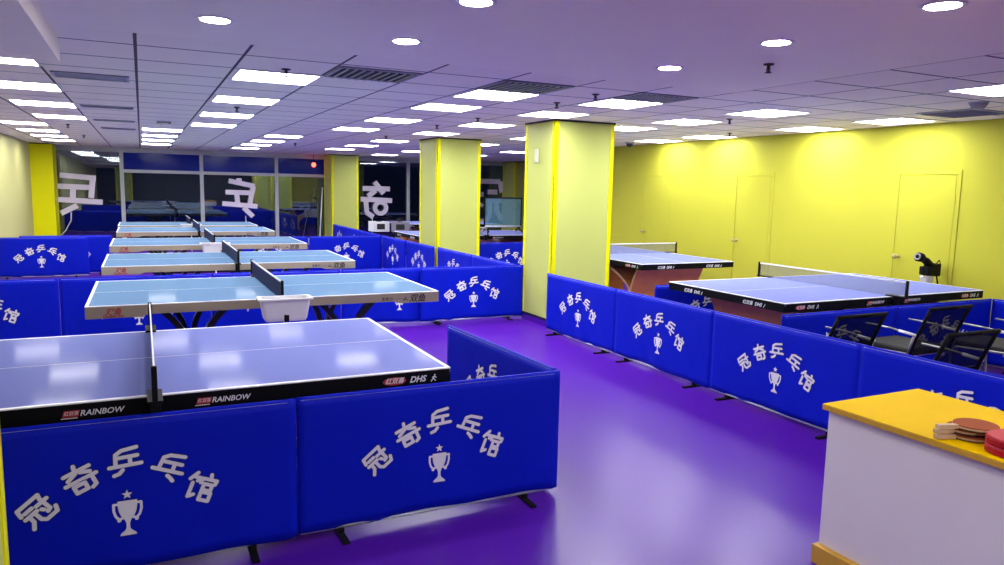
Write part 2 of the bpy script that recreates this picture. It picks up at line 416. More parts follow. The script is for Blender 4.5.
for x, y, lab in spr:
    lab = 'small dark sprinkler head '+lab; loc = (x, y, H-.012 if (x < 4.37 and y < 4.68) else H)
    if pr is None: pr = make_sprinkler(); pr['label'] = lab; pr['group'] = 'ceiling sprinklers'; pr.location = loc
    else: dup(pr, lab, loc)
t = thing('smoke_detector', 'square grey smoke detector in the tiles above the left tables', 'detector', (.31, 11.46, H))
MB().box(-.09, .09, -.13, .13, -.02, 0, M['vent_grey'], .006).build('detector_plate', t)
b = MB(); b.lathe([(.06, -.02), (.055, -.045), (.03, -.055), (.001, -.056)], M['white_frame'], n=18); b.build('detector_dome', t)
t = thing('alarm_sounder', 'dark cone shaped sounder under the ceiling near the right wall', 'alarm', (6.55, 4.03, H))
b = MB(); b.lathe([(.07, 0), (.068, -.02), (.05, -.05), (.03, -.058), (.001, -.06)], M['vent_grey'], n=20); b.build('sounder_cone', t)
b = MB(); b.lathe([(.078, 0), (.078, -.008), (.07, -.01)], M['vent_fin'], n=20); b.build('sounder_ring', t)
t = thing('security_camera', 'small dome camera on the ceiling by the end of the right wall', 'camera', (7.44, 10.36, H))
b = MB(); b.lathe([(.08, 0), (.08, -.02), (.06, -.026)], M['vent_fin'], n=18); b.build('camera_mount', t)
b = MB(); b.lathe([(.055, -.026), (.05, -.06), (.03, -.08), (.001, -.085)], M['vent_dark'], n=18); b.build('camera_dome', t)

# ------------------------------------------------------------------ blue barriers
GL = {
 'guan': [[(-.43, .16), (-.38, .38), (.36, .38), (.30, .22)], [(-.30, .17), (-.04, .17)], [(-.42, .0), (.0, .0)], [(-.28, -.02), (-.3, -.22), (-.46, -.40)],
          [(-.10, -.02), (-.10, -.30), (.0, -.42), (.38, -.42), (.46, -.26)], [(.08, .12), (.46, .12)], [(.31, .22), (.31, -.2), (.2, -.24)], [(.12, -.06), (.16, -.12)]],
 'qi': [[(-.42, .30), (.42, .30)], [(.0, .50), (-.06, .24), (-.36, .10)], [(.08, .22), (.36, .10)], [(-.5, -.04), (.5, -.04)], [(.34, -.06), (.34, -.40), (.2, -.46)],
        [(-.30, -.18), (.06, -.18), (.06, -.42), (-.30, -.42), (-.30, -.18)]],
 'ping': [[(.40, .47), (-.08, .42), (-.27, .30), (-.30, -.06)], [(-.18, .17), (.40, .17)], [(.16, .15), (.16, -.1)], [(-.5, -.13), (.5, -.13)], [(-.1, -.28), (-.22, -.40), (-.38, -.44)]],
 'pang': [[(.40, .47), (-.08, .42), (-.27, .30), (-.30, -.06)], [(-.18, .17), (.40, .17)], [(.16, .15), (.16, -.1)], [(-.5, -.13), (.5, -.13)], [(.06, -.30), (.18, -.36), (.28, -.44)]],
 'shi': [[(-.26, .48), (-.44, .22)], [(-.28, .32), (-.12, .32), (-.18, .2)], [(-.32, .10), (-.32, -.40), (-.16, -.30)], [(.2, .50), (.22, .42)], [(-.06, .16), (-.03, .32), (.44, .32), (.42, .18)],
         [(.06, .14), (.06, -.44)], [(.06, .14), (.34, .14), (.34, -.08), (.06, -.08)], [(.06, -.16), (.38, -.16), (.38, -.44), (.06, -.44)]],
}
def capsule(a, b_, r, n=7):
    ang = atan2(b_[1]-a[1], b_[0]-a[0])
    return [(b_[0]+r*cos(ang-pi/2+pi*k/n), b_[1]+r*sin(ang-pi/2+pi*k/n)) for k in range(n+1)]+[(a[0]+r*cos(ang+pi/2+pi*k/n), a[1]+r*sin(ang+pi/2+pi*k/n)) for k in range(n+1)]
def circle(c, r, n=20): return [(c[0]+r*cos(2*pi*k/n), c[1]+r*sin(2*pi*k/n)) for k in range(n)]
TROPHY = []
_hp = [(.037, .068), (.0365, .045), (.033, .022), (.025, .002), (.012, -.016), (.007, -.03), (.007, -.05), (.012, -.06), (.022, -.068), (.03, -.075), (.031, -.083)]
TROPHY.append([(x, z) for x, z in _hp]+[(-x, z) for x, z in reversed(_hp)])
for s_ in (-1, 1):
    hp = [(s_*.034, .055), (s_*.052, .056), (s_*.052, .028), (s_*.046, .006), (s_*.036, -.008), (s_*.022, -.008)]
    for i in range(len(hp)-1): TROPHY.append(capsule(hp[i], hp[i+1], .0052, 5))
    TROPHY.append(circle((s_*.033, -.015), .008, 10))
STAR = [((.021 if k % 2 == 0 else .009)*sin(pi*k/5), .094+(.021 if k % 2 == 0 else .009)*cos(pi*k/5)) for k in range(10)]
TROPHY.append(STAR)
BW, BZ0, BZ1 = .70, .045, .70
def wave(sd):
    rnd = random.Random(sd); ph = [rnd.uniform(0, 6.28) for _ in range(8)]
    def f(x, z):
        e = max(0., 1-abs(x)/BW)**.5; low = (BZ1-z)/(BZ1-BZ0)
        return .006*e*sin(3.1*x+ph[0]+2*z)*low + .004*e*sin(9*x+6*z+ph[1])*low+.003*sin(17*x-9*z+ph[2])*e*low+.0022*sin(26*x+14*z+ph[4])*low*e
    def hem(x): return .008*sin(4*x+ph[3])+.006*sin(11*x+ph[5])
    return f, hem
def make_barrier(sd):
    f, hem = wave(sd)
    t = thing('court_barrier', '', 'barrier')
    fr = MB(); R = .011
    fr.tube([(-BW+.012, 0, .04), (-BW+.012, 0, BZ1-.014)], R*.8, M['grey_tube']); fr.tube([(BW-.012, 0, .04), (BW-.012, 0, BZ1-.014)], R*.8, M['grey_tube'])
    fr.tube([(-BW+.012, 0, .04), (BW-.012, 0, .04)], R*.8, M['grey_tube']); fr.tube([(-BW+.012, 0, BZ1-.014), (BW-.012, 0, BZ1-.014)], R*.8, M['grey_tube'])
    fr.build('barrier_frame', t)
    nx, nz = 36, 14; b = MB(); vs = []; fs = []
    def P(i, j, side):
        x = -BW+2*BW*i/nx; z0 = BZ0+hem(x)*(1 if 0 < i < nx else .4); z = z0+(BZ1-z0)*j/nz
        y = f(x, z)+side*.012
        if j == nz: y = side*.007
        if i in (0, nx): y = side*.010
        return (x, y, z)
    for side in (-1, 1):
        for i in range(nx+1):
            for j in range(nz+1): vs.append(P(i, j, side))
    N = (nx+1)*(nz+1); I = lambda i, j, k: k*N+i*(nz+1)+j
    for k in (0, 1):
        for i in range(nx):
            for j in range(nz): fs.append([I(i, j, k), I(i+1, j, k), I(i+1, j+1, k), I(i, j+1, k)])
    for i in range(nx):
        for j in (0, nz): fs.append([I(i, j, 0), I(i+1, j, 0), I(i+1, j, 1), I(i, j, 1)])
    for j in range(nz):
        for i in (0, nx): fs.append([I(i, j, 0), I(i, j+1, 0), I(i, j+1, 1), I(i, j, 1)])
    b.add(vs, fs, M['cloth'], smooth=True); cl = b.build('cloth_cover', t)
    p = MB(); polys = []; outl = []
    for nm, ox, oz, rot, sz in (('guan', -.323, .352, 40, .126), ('qi', -.166, .462, 24, .12), ('ping', -.002, .509, 4, .120), ('pang', .163, .461, -22, .122), ('shi', .288, .350, -22, .125)):
        cr, sr = cos(radians(rot)), sin(radians(rot))
        for st in GL[nm]:
            pts = [(ox+sz*(x*cr-z*sr), oz+sz*(x*sr+z*cr)) for x, z in st]
            for i in range(len(pts)-1):
                polys.append(capsule(pts[i], pts[i+1], .0082)); outl.append(capsule(pts[i], pts[i+1], .0115))
    for q in TROPHY: polys.append([(x, z+.272) for x, z in q])
    outl.append([(x*1.1, z*1.04+.272) for x, z in TROPHY[0]]); outl.append([(x*1.25, (z-.094)*1.3+.366) for x, z in STAR])
    for lst, off, m in ((outl, .0148, M['print_edge']), (polys, .0158, M['print'])):
        for q in lst:
            q = q if sum(q[i-1][0]*q[i][1]-q[i][0]*q[i-1][1] for i in range(len(q))) > 0 else q[::-1]
            p.add([(x, f(x, z)-off, z) for x, z in q], [list(range(len(q)))], m)
    p.build('club_print', cl)
    for sx in (-.50, .50):
        g = MB(); g.box(sx-.016, sx+.016, -.12, .12, .0, .014, M['black_metal'], .004); g.box(sx-.014, sx+.014, -.02, .02, .012, .036, M['black_metal'], .003)
        g.build('foot', t)
    return t
R90 = -pi/2
G = 'blue printed court barriers'
bar = [
 (-.104, 3.337, 0, 'nearest blue barrier at the lower left, in front of the black edged table'),
 (1.303, 3.347, 0, 'nearest blue barrier at lower middle whose right end stands on open floor'),
 (1.968, 4.085, radians(-87.2), 'blue barrier standing edgewise at the right end of the nearest table'),
 (-1.478, 8.40, 0, 'blue barrier left of the second table, touching the left wall'),
 (-.075, 8.41, 0, 'blue barrier behind the left half of the second table'),
 (1.34, 8.42, 0, 'blue barrier hidden behind the second table net and bin'),
 (2.75, 8.42, 0, 'blue barrier behind the right end of the second table'),
 (3.70, 8.35, 0, 'blue barrier facing us, its right end against the biggest column'),
 (4.25, 6.725, R90, 'farthest barrier of the right aisle row, starting at the biggest column'),
 (4.25, 5.323, R90, 'second barrier from the biggest column in the right aisle row'),
 (4.25, 3.921, R90, 'barrier of the right aisle row just beyond the white counter'),
 (4.25, 2.519, R90, 'barrier behind the yellow counter top'),
 (5.36, 4.28, 0, 'left barrier along the front of the near right table, behind the chairs'),
 (6.765, 4.28, 0, 'right barrier along the front of the near right table'),
 (7.60, 3.58, radians(-80), 'barrier at the right picture edge beside the chair corner'),
 (5.50, 6.12, 0, 'barrier showing dark blue under the near right table, left one'),
 (6.91, 6.12, 0, 'barrier behind the right half of the near right table'),
 (4.335, 9.12, R90, 'aisle barrier just beyond the biggest column, nearest of the far row'),
 (4.335, 10.53, R90, 'aisle barrier between the biggest and the middle column'),
 (4.31, 12.05, R90, 'aisle barrier along the left face of the middle column'),
 (4.28, 13.46, R90, 'aisle barrier just beyond the middle column'),
 (4.28, 14.95, R90, 'aisle barrier beyond the far cross barrier, third before the far column'),
 (4.30, 16.37, R90, 'aisle barrier second before the farthest column'),
 (4.31, 17.80, R90, 'aisle barrier nearest the farthest column'),
 (3.52, 14.06, 0, 'far cross barrier facing us right of the fourth table'),
 (2.10, 14.08, 0, 'far cross barrier mostly hidden behind the fourth table'),
 (-1.57, 14.50, 0, 'far left barrier below the leftmost window, touching the yellow wall'),
 (-1.22, 14.90, 0, 'plain stretch of far left barrier next to the far table ends'),
 (5.98, 12.0, 0, 'barrier seen in the gap between the middle and biggest columns'),
 (7.40, 12.0, 0, 'barrier mostly hidden behind the biggest column'),
]
protos = [None]*3
for i, (x, y, rz, lab) in enumerate(bar):
    k = i % 3
    if protos[k] is None:
        o = protos[k] = make_barrier(11+k); o.location = (x, y, 0); o.rotation_euler = (0, 0, rz); o['label'] = lab; o['group'] = G
    else: dup(protos[k], lab, (x, y, 0), rz)

# ------------------------------------------------------------------ tables
TL, TW, TZ = 2.74, 1.525, .76
def make_table(kind):
    t = thing('table_tennis_table', '', 'table')
    A = kind == 'A'; ms = M['top_violet' if A else 'top_blue']
    hx, hy = TL/2, TW/2
    for s_ in (-1, 1):
        x0, x1 = (-hx, -.002) if s_ < 0 else (.002, hx)
        b = MB(); b.box(x0, x1, -hy, hy, TZ-.025, TZ, ms, .002)
        zt = TZ+.0006
        def ln(a, c, d, e): b.box(a, c, d, e, TZ-.005, zt, M['white_line'])
        e = .0008
        ln(x0-(e if s_ < 0 else 0), x1+(e if s_ > 0 else 0), -hy-e, -hy+.02); ln(x0-(e if s_ < 0 else 0), x1+(e if s_ > 0 else 0), hy-.02, hy+e)
        X = -hx-e if s_ < 0 else hx-.02
        ln(X, X+.0208, -hy+.02, hy-.02)
        b.box(x0, x1, -.0016, .0016, TZ-.002, zt, M['white_line'])
        b.build('tabletop', t)
    ma = M['black_apron'] if A else M['beige']; dz = .078 if A else .092
    for sy in (-1, 1):                                 # long aprons
        b = MB(); Rz = Matrix.Rotation(0 if sy < 0 else pi, 4, 'Z')
        if A:
            for x0, x1 in ((-hx+.004, -.02), (.02, hx-.004)): b.box(x0, x1, -hy-.002, -hy+.03, TZ-dz, TZ-.0055, ma, .002, Rz)
        else:
            z0, z1, zm = TZ-.0055, TZ-dz, TZ-.074
            for s_ in (-1, 1):
                q = [(.02, zm), (hx-.42, zm), (hx-.36, z1), (hx-.004, z1), (hx-.004, z0), (.02, z0)]
                if s_ < 0: q = [(-x, z) for x, z in q][::-1]
                b.prism(q, -hy-.002, -hy+.03, ma, Rz)
        ap = b.build('apron', t)
        y = -hy-.0034
        if A:
            z = TZ-.046
            for xc in (-.245, .265):
                L = MB()
                letters(L, 'RAINBOW', xc+.042, z, y, .034, M['ink_white'], .25, .0005, Rz)
                L.prism([(xc-.102, z-.012), (xc-.044, z-.012), (xc-.036, z+.015), (xc-.094, z+.015)], y+.0002, y+.0008, M['ink_red'], Rz)
                letters(L, '红双喜', xc-.069, z+.002, y-.0003, .018, M['ink_white'], .2, 0, Rz)
                L.box(xc-.106, xc-.046, y, y+.001, z-.019, z-.0155, M['ink_white'], T=Rz); L.build('lettering', ap)
            for s_ in (-1, 1):
                xc = s_*1.13; L = MB()
                L.prism([(xc-.058+.06*cos(a*pi/10), z+.002+.020*sin(a*pi/10)) for a in range(20)], y+.0002, y+.0008, M['ink_red'], Rz)
                letters(L, '红双喜', xc-.058, z+.002, y-.0003, .032, M['ink_white'], .25, .0004, Rz)
                letters(L, 'DHS', xc+.062, z+.001, y, .043, M['ink_white'], .3, .0012, Rz)
                for a, c in (((.135, -.016), (.146, .0)), ((.146, .0), (.152, .010)), ((.146, .0), (.158, -.014)), ((.150, .008), (.162, .003)), ((.150, .008), (.142, .004))):
                    L.prism(capsule((xc+a[0], z+a[1]), (xc+c[0], z+c[1]), .0022, 4), y, y+.0008, M['ink_white'], Rz)
                L.prism(circle((xc+.154, z+.016), .004, 8), y, y+.0008, M['ink_white'], Rz); L.build('lettering', ap)
        else:
            z = TZ-.056; L = MB()
            letters(L, '双鱼', hx-.20, z, y, .074, M['ink_black'], .25, .0015, Rz)
            L.build('lettering', ap); L = MB()
            letters(L, '生命力', hx-.475, z+.004, y, .034, M['ink_black'], .1, .0006, Rz)
            L.build('lettering', ap); L = MB()
            L.box(hx-.415, hx-.345, y, y+.001, z+.003, z+.005, M['ink_black'], T=Rz)
            L.build('underline', ap); L = MB()
            L.prism(capsule((hx-.33, z-.012), (hx-.305, z+.012), .004, 4), y, y+.0008, M['ink_black'], Rz)
            L.prism(capsule((hx-.315, z+.0), (hx-.285, z-.012), .003, 4), y, y+.0008, M['ink_black'], Rz)
            L.build('lettering', ap); L = MB()
            letters(L, '双鱼', -hx+.18, z+.010, y, .052, M['ink_red'], .35, .0015, Rz)
            L.build('lettering', ap); L = MB()
            letters(L, 'Double Fish', -hx+.18, z-.022, y, .028, M['ink_red'], .2, .0008, Rz); L.build('lettering', ap)
    for sx in (-1, 1):                                 # end aprons
        b = MB(); Rz = Matrix.Rotation(pi/2 if sx > 0 else -pi/2, 4, 'Z')
        b.box(-hy+.002, hy-.002, -hx-.002, -hx+.03, TZ-dz, TZ-.0055, ma, .002, Rz)
        ap = b.build('end_apron', t); y = -hx-.0034
        if A:
            z = TZ-.052
            for xc in (-.40, .40):
                L = MB()
                letters(L, '红双喜', xc-.06, z, y, .040, M['ink_white'], .25, .0006, Rz); letters(L, 'DHS', xc+.065, z, y, .042, M['ink_white'], .3, .0012, Rz)
                L.prism(capsule((xc+.13, z-.014), (xc+.146, z+.012), .003, 4), y, y+.0008, M['ink_white'], Rz); L.build('lettering', ap)
    if A:                                              # arched plywood base: two bent plates back to back
        half = [(-.84, .012), (-.865, .12), (-.865, .24), (-.82, .37), (-.72, .455), (-.58, .53), (-.40, .60), (-.2, .65), (0, .665)]
        MB().strip(half+[(-x, z) for x, z in half[-2::-1]], .035, -.55, .55, M['arch'], M['arch_edge']).build('arch_plate', t)
        for s_ in (-1, 1):
            pr = [(s_*.865, .33), (s_*.885, .42), (s_*.93, .53), (s_*1.01, .665)]
            MB().strip(pr, .035, -.56, .56, M['arch'], M['arch_edge']).build('arch_bracket', t)
            MB().box(s_*.84-.09, s_*.84+.09, -.60, .60, 0, .03, M['dark_leg'], .006).build('foot_bar', t)
        b = MB(); b.tube([(-.83, 0, .14), (.83, 0, .14)], .03, M['dark_leg'], 10); b.build('stretcher', t)
    else:                                              # two flared steel leg units
        for s_ in (-1, 1):
            for k in (-1, 1):
                pr = []
                for i in range(15):
                    z = .03+(TZ-.07)*i/14; u = (z-.28)/.44
                    pr.append((s_*.62+k*(.035+(.27*u*u if u > 0 else .16*u*u*2)), z))
                for yy in (-.50, .42): MB().strip(pr, .045, yy, yy+.08, M['dark_leg']).build('leg', t)
            b = MB(); b.tube([(s_*.62, -.46, .28), (s_*.62, .46, .28)], .028, M['dark_leg'], 10)
            b.build('leg_stretcher', t)
        b = MB(); b.tube([(-.62, 0, .28), (.62, 0, .28)], .025, M['dark_leg'], 10); b.build('crossbar', t)
        for s_ in (-1, 1):
            for sy in (-1, 1):
                g = MB(); g.lathe([(.03, 0), (.03, .012), (.012, .02), (.012, .05)], M['rubber_black'], (s_*.62, sy*.46, 0), 12)
                g.tube([(s_*.62-.34, sy*.46, .035), (s_*.62+.34, sy*.46, .035)], .018, M['dark_leg'], 8); g.build('foot_bar', t)
    return t
tA = make_table('A'); tB = make_table('B')
TA = [(.017, 4.165, 0, 'nearest table with lavender top and black edge, behind the nearest barriers'),
      (6.21, 5.19, 0, 'near right table with black edge and grey net, behind the chairs'),
      (6.41, 8.86, pi/2, 'table with orange plywood base right of the biggest column'),
      (6.0, 13.77, 0, 'table under the framed catch net, seen between two columns'),
      (6.97, 17.95, 0, 'farthest table with reddish base left of the middle column')]
TB = [(.966, 6.79, 0, 'second table on the left, light blue with beige edge and white bin'),
      (.951, 9.59, 0, 'third table on the left, light blue, just behind the barrier row'),
      (.93, 12.40, 0, 'fourth table on the left, light blue with white bin under its net'),
      (.93, 15.55, 0, 'fifth table on the left, light blue, second from the windows'),
      (.90, 17.65, 0, 'sixth table on the left, light blue, nearest the windows')]
for lst, pt in ((TA, tA), (TB, tB)):
    for i, (x, y, rz, lab) in enumerate(lst):
        if i == 0:
            pt.location = (x, y, 0); pt.rotation_euler = (0, 0, rz); pt['label'] = lab; pt['group'] = 'table tennis tables'
        else: dup(pt, lab, (x, y, 0), rz)

def make_net(kind):
    t = thing('table_tennis_net', '', 'net')
    e = TW/2+.13; nm = M['navy_net'] if kind == 'B' else M['grey_net']
    z0, z1 = TZ+.004, TZ+.1525
    MB().box(-.003, .003, -e, e, z0, z1-.012, nm).build('net_mesh', t)
    MB().box(-.004, .004, -e, e, z1-.014, z1, M['white_line'], .001).build('net_tape', t)
    for s_ in (-1, 1):
        b = MB(); b.box(-.011, .011, s_*e-.011, s_*e+.011, TZ-.01, z1+.006, M['black_metal'], .003)
        po = b.build('net_post', t)
        c = MB(); y0, y1 = sorted((s_*(TW/2-.06), s_*(e+.012)))
        c.box(-.03, .03, y0, y1, TZ+.001, TZ+.012, M['black_metal'], .003)
        y0, y1 = sorted((s_*(TW/2+.01), s_*(TW/2+.05)))
        c.box(-.022, .022, y0, y1, TZ-.10, TZ+.005, M['black_metal'], .004)
        c.tube([(0, s_*(TW/2+.03), TZ-.10), (0, s_*(TW/2+.03), TZ-.15)], .006, M['chrome'], 8)
        c.lathe([(.016, -.022), (.02, -.016), (.02, -.004), (.012, 0)], M['black_metal'], (0, s_*(TW/2+.03), TZ-.145), 12)
        c.build('clamp', po)
    return t
nA = make_net('A'); nB = make_net('B'); gN = 'table tennis nets'
nA['label'] = 'grey see-through net across the near right table'; nA['group'] = gN; nA.location = (6.21, 5.19, 0)
dup(nA, 'grey see-through net on the table with orange plywood base', (6.41, 8.86, 0), pi/2)
dup(nA, 'net on the table behind the framed catch net', (6.0, 13.77, 0))
dup(nA, 'net of the farthest table left of the middle column', (6.97, 17.95, 0))
nB['label'] = 'dark net seen edge-on across the nearest lavender table'; nB['group'] = gN; nB.location = (.017, 4.165, 0)
for (x, y, _, _), o in zip(TB, ('second', 'third', 'fourth', 'fifth', 'sixth')):
    dup(nB, 'navy net with white tape on the %s table on the left' % o, (x, y, 0))

def make_bin():
    t = thing('ball_bin', '', 'bin')
    b = MB()
    def ring(hx, hy, z, r=.03):
        out = []
        for cx, cy, a0 in ((hx-r, hy-r, 0), (-hx+r, hy-r, 90), (-hx+r, -hy+r, 180), (hx-r, -hy+r, 270)):
            for k in range(5):
                a = radians(a0+90*k/4); out.append((cx+r*cos(a), cy+r*sin(a), z))
        return out
    rings = [ring(.165, .09, 0), ring(.178, .10, .02), ring(.205, .118, .165), ring(.228, .14, .165), ring(.228, .14, .178), ring(.200, .113, .178), ring(.172, .094, .012)]
    vs = [p for r in rings for p in r]; n = len(rings[0]); fs = []
    for i in range(len(rings)-1):
        for k in range(n): fs.append([i*n+k, i*n+(k+1) % n, (i+1)*n+(k+1) % n, (i+1)*n+k])
    fs.append(list(range(n))[::-1]); fs.append([(len(rings)-1)*n+k for k in range(n)])
    b.add(vs, fs, M['white_plastic']); b.build('tub', t)
    bo = t.children[0]
    for v in bo.data.vertices: v.co.x *= .9; v.co.y *= .7
    h = MB(); h.tube([(-.01, -.072, .05), (-.01, -.082, .045), (-.01, -.082, -.03)], .006, M['black_metal'], 8); h.box(-.018, .018, -.088, -.070, .0, .05, M['black_metal'], .003)
    h.build('hook', t)
    p = MB(); p.tube([(0, 0, -.61), (0, 0, .002)], .009, M['white_plastic'], 8); p.build('stand_pole', t)
    p = MB(); p.lathe([(.11, -.625), (.11, -.617), (.02, -.605), (.02, -.59)], M['black_metal'], n=20); p.build('stand_base', t); return t
bn = make_bin(); bn['label'] = 'white plastic ball bin on a thin stand at the front of the second left table'; bn['group'] = 'white ball bins'
for i, (x, y, o) in enumerate(((.965, 5.785, 0), (.93, 11.395, 'white plastic ball bin at the front of the fourth left table'), (.90, 16.645, 'white plastic ball bin at the front of the sixth left table'))):
    if i == 0: bn.location = (x, y, .625)
    else: dup(bn, o, (x, y, .625))

# ------------------------------------------------------------------ chairs
def make_chair():
    t = thing('mesh_chair', '', 'chair')
    w = .245; zt, zb = .82, .44; yt, yb = -.36, -.22
    y_at = lambda z: yb+(yt-yb)*((z-zb)/(zt-zb))**1.2
    b = MB(); sd = [z for z in (zb, .53, .63, .73, zt)]
    for s_ in (-1, 1): b.tube([(s_*w, y_at(z), z) for z in sd], .014, M['black_metal'], 8)
    b.tube([(-w-.012, yt, zt), (w+.012, yt, zt)], .015, M['black_metal'], 8); b.tube([(-w, yb, zb), (w, yb, zb)], .017, M['black_metal'], 8)
    b.build('backrest_frame', t)
    b = MB(); vs = []; fs = []
    zz = [zb, .50, .56, .62, .68, .74, zt]
    for dy in (0, .004):
        for z in zz:
            for x in (-w, 0, w): vs.append((x, y_at(z)+dy-(.02 if x == 0 else 0), z))
    n = len(zz)
    for k in range(2):
        for i in range(n-1):
            for j in range(2): a = k*n*3+i*3+j; fs.append([a, a+1, a+4, a+3])
    b.add(vs, fs, M['chair_mesh'], smooth=True); b.build('backrest_mesh', t)
    b = MB(); b.box(-.235, .235, -.20, .25, .42, .475, M['chair_fabric'], .02); b.build('seat', t)
    for s_ in (-1, 1):
        X = s_*.272
        b = MB(); b.tube([(X, y_at(.6)+.13, .612), (X, -.05, .622), (X, .17, .625)], .008, M['dull_chrome'], 8); b.build('armrest_tube', t)
        b = MB(); b.tube([(X, y_at(.6), .60), (X, y_at(.6)+.14, .613)], .012, M['ink_white'], 8); b.build('armrest_sleeve', t)
        b = MB(); b.tube([(X, -.26, .60), (X, -.22, .44), (X, .18, .42), (X, .22, .36), (X, .2, .03), (X, .17, .014), (X, -.26, .014)], .011, M['dull_chrome'], 8)
        b.build('sled_leg', t)
    b = MB(); b.tube([(-.27, -.2, .42), (.27, -.2, .42)], .011, M['chrome'], 8); b.tube([(-.27, .18, .412), (.27, .18, .412)], .011, M['chrome'], 8)
    b.build('seat_rail', t); return t
ch = make_chair(); ch['group'] = 'black mesh chairs'
for i, (x, y, rz, lab) in enumerate(((4.625, 3.88, 0, 'black mesh chair farthest left, behind the barrier row'), (5.67, 3.90, 0, 'black mesh chair in the middle, facing the near right table'),
                                 (4.75, 3.16, -.02, 'black mesh chair nearest us, right behind the aisle barrier'), (6.46, 3.62, .04, 'black mesh chair cut by the right edge of the picture'))):
    if i == 0: ch.location = (x, y, 0); ch['label'] = lab
    else: dup(ch, lab, (x, y, 0), rz)

# ------------------------------------------------------------------ counter and what lies on it
cx0, cx1, cy0, cy1 = 2.735, 3.345, .35, 2.21
t = thing('service_counter', 'white counter with yellow top and yellow plinth at the lower right', 'counter', ((cx0+cx1)/2, (cy0+cy1)/2, 0))
hx, hy = (cx1-cx0)/2, (cy1-cy0)/2
MB().box(-hx, hx, -hy, hy, .088, .722, M['counter_white'], .002).build('counter_body', t)
b = MB(); b.box(-hx-.032, hx+.018, -hy-.01, hy+.012, .7225, .7465, M['counter_edge'], .002); b.box(-hx-.031, hx+.017, -hy-.009, hy+.011, .7466, .75, M['counter_yellow'], .0012)
b.build('countertop', t)
MB().box(-hx-.03, hx+.01, -hy-.01, hy+.012, 0, .0875, M['counter_edge'], .003).build('plinth', t)

def make_racket():
    t = thing('racket', '', 'racket')
    n = 28; out = []
    for k in range(n):
        a = 2*pi*k/n; out.append((.155+.080*cos(a), .075*sin(a)*(1+.06*cos(a))))
    def slab(z0, z1, m, sc=1., nm='rubber_sheet'):
        b = MB(); P = [(.155+(x-.155)*sc, y*sc) for x, y in out]
        b.add([(x, y, z0) for x, y in P]+[(x, y, z1) for x, y in P], [list(range(n))[::-1], [n+k for k in range(n)]]+[[k, (k+1) % n, n+(k+1) % n, n+k] for k in range(n)], m)
        return b.build(nm, t)
    slab(.006, .013, M['wood'], 1., 'blade'); slab(.0132, .0175, M['rubber'], .985); slab(.0015, .0058, M['rubber_black'], .985)
    b = MB(); b.strip([(-.0, .0095), (.02, .0095), (.06, .0095), (.1, .0095)], .0145, -.0105, .0105, M['wood']); b.box(-.005, .004, -.0125, .0125, .0015, .0180, M['wood'], .004)
    b.build('handle', t); return t
rk = make_racket(); rk['group'] = 'stacked rackets'
for i, (dx, dy, rz, lab) in enumerate(((.0, .0, -.28, 'wooden handled racket at the bottom of the stack on the counter'), (.004, .006, -.20, 'wooden handled racket in the middle of the stack on the counter'), (.010, .004, -.36, 'wooden handled racket with brownish red rubber on top of the stack'))):
    loc = (2.718+dx, 1.705+dy, .7502+.0198*i)
    if i == 0: rk.location = loc; rk.rotation_euler = (0, 0, rz); rk['label'] = lab
    else: dup(rk, lab, loc, rz)
def make_case():
    t = thing('racket_case', '', 'case')
    def loop(s): 
        P = []
        for k in range(28):
            a = 2*pi*k/28; c, q = cos(a), sin(a)
            P.append((.15*s*math.copysign(abs(c)**.75, c), .095*s*math.copysign(abs(q)**.75, q)))
        return P
    def slab(levels, m, nm):
        b = MB(); n = 28; vs = [(x, y, z) for s, z in levels for x, y in loop(s)]; fs = []
        for i in range(len(levels)-1):
            for k in range(n): fs.append([i*n+k, i*n+(k+1) % n, (i+1)*n+(k+1) % n, (i+1)*n+k])
        fs.append(list(range(n))[::-1]); fs.append([(len(levels)-1)*n+k for k in range(n)])
        b.add(vs, fs, m); return b.build(nm, t)
    slab([(.96, 0), (1., .004), (1., .020), (.985, .022)], M['red'], 'case_body')
    l = slab([(.985, .0222), (1., .0245), (.99, .029), (.95, .0315)], M['red_top'], 'case_lid')
    p = MB(); p.prism([(-.09, .02), (-.03, .035), (-.01, .01), (-.07, -.012)], .0, .0006, M['ink_white'], T=Matrix.Translation((0, 0, .0322)) @ Matrix.Rotation(-pi/2, 4, 'X'))
    p.build('lid_patch', l); return t
rc = make_case(); rc['group'] = 'red racket cases'
rc['label'] = 'lower red racket case at the right edge of the counter'; rc.location = (2.885, 1.465, .7502); rc.rotation_euler = (0, 0, -.30)
dup(rc, 'upper red racket case with a pale patch at the right edge of the counter', (2.89, 1.465, .7822), -.36)

# ------------------------------------------------------------------ robot, catch net, far odds and ends
t = thing('ball_robot', 'black ball-serving robot standing at the far right table end', 'robot', (7.80, 5.16, 0)); t.scale = (1, 1, .93)
b = MB()
for k in range(3):
    a = radians(90+120*k); b.tube([(.02*cos(a), .02*sin(a), .55), (.20*cos(a), .20*sin(a), .012)], .012, M['black_metal'], 8)
b.tube([(0, 0, .4), (0, 0, .78)], .018, M['black_metal'], 10); b.build('tripod', t)
b = MB(); b.lathe([(.05, .76), (.058, .77), (.066, .86), (.07, .87), (.06, .872)], M['white_plastic'], (-.03, 0, 0), 20); b.build('ball_tub', t)
b = MB(); b.box(-.09, .09, -.06, .06, .885, .99, M['black_metal'], .015); b.box(.04, .13, -.055, .055, .87, 1.02, M['black_metal'], .012); b.build('robot_body', t)
b = MB(); b.tube([(.04, 0, .97), (-.06, 0, 1.05), (-.15, 0, 1.09)], [.045, .042, .036], M['black_metal'], 12); b.build('neck', t)
b = MB(); T = Matrix.Translation((-.17, 0, 1.10)) @ Matrix.Rotation(radians(-80), 4, 'Y')
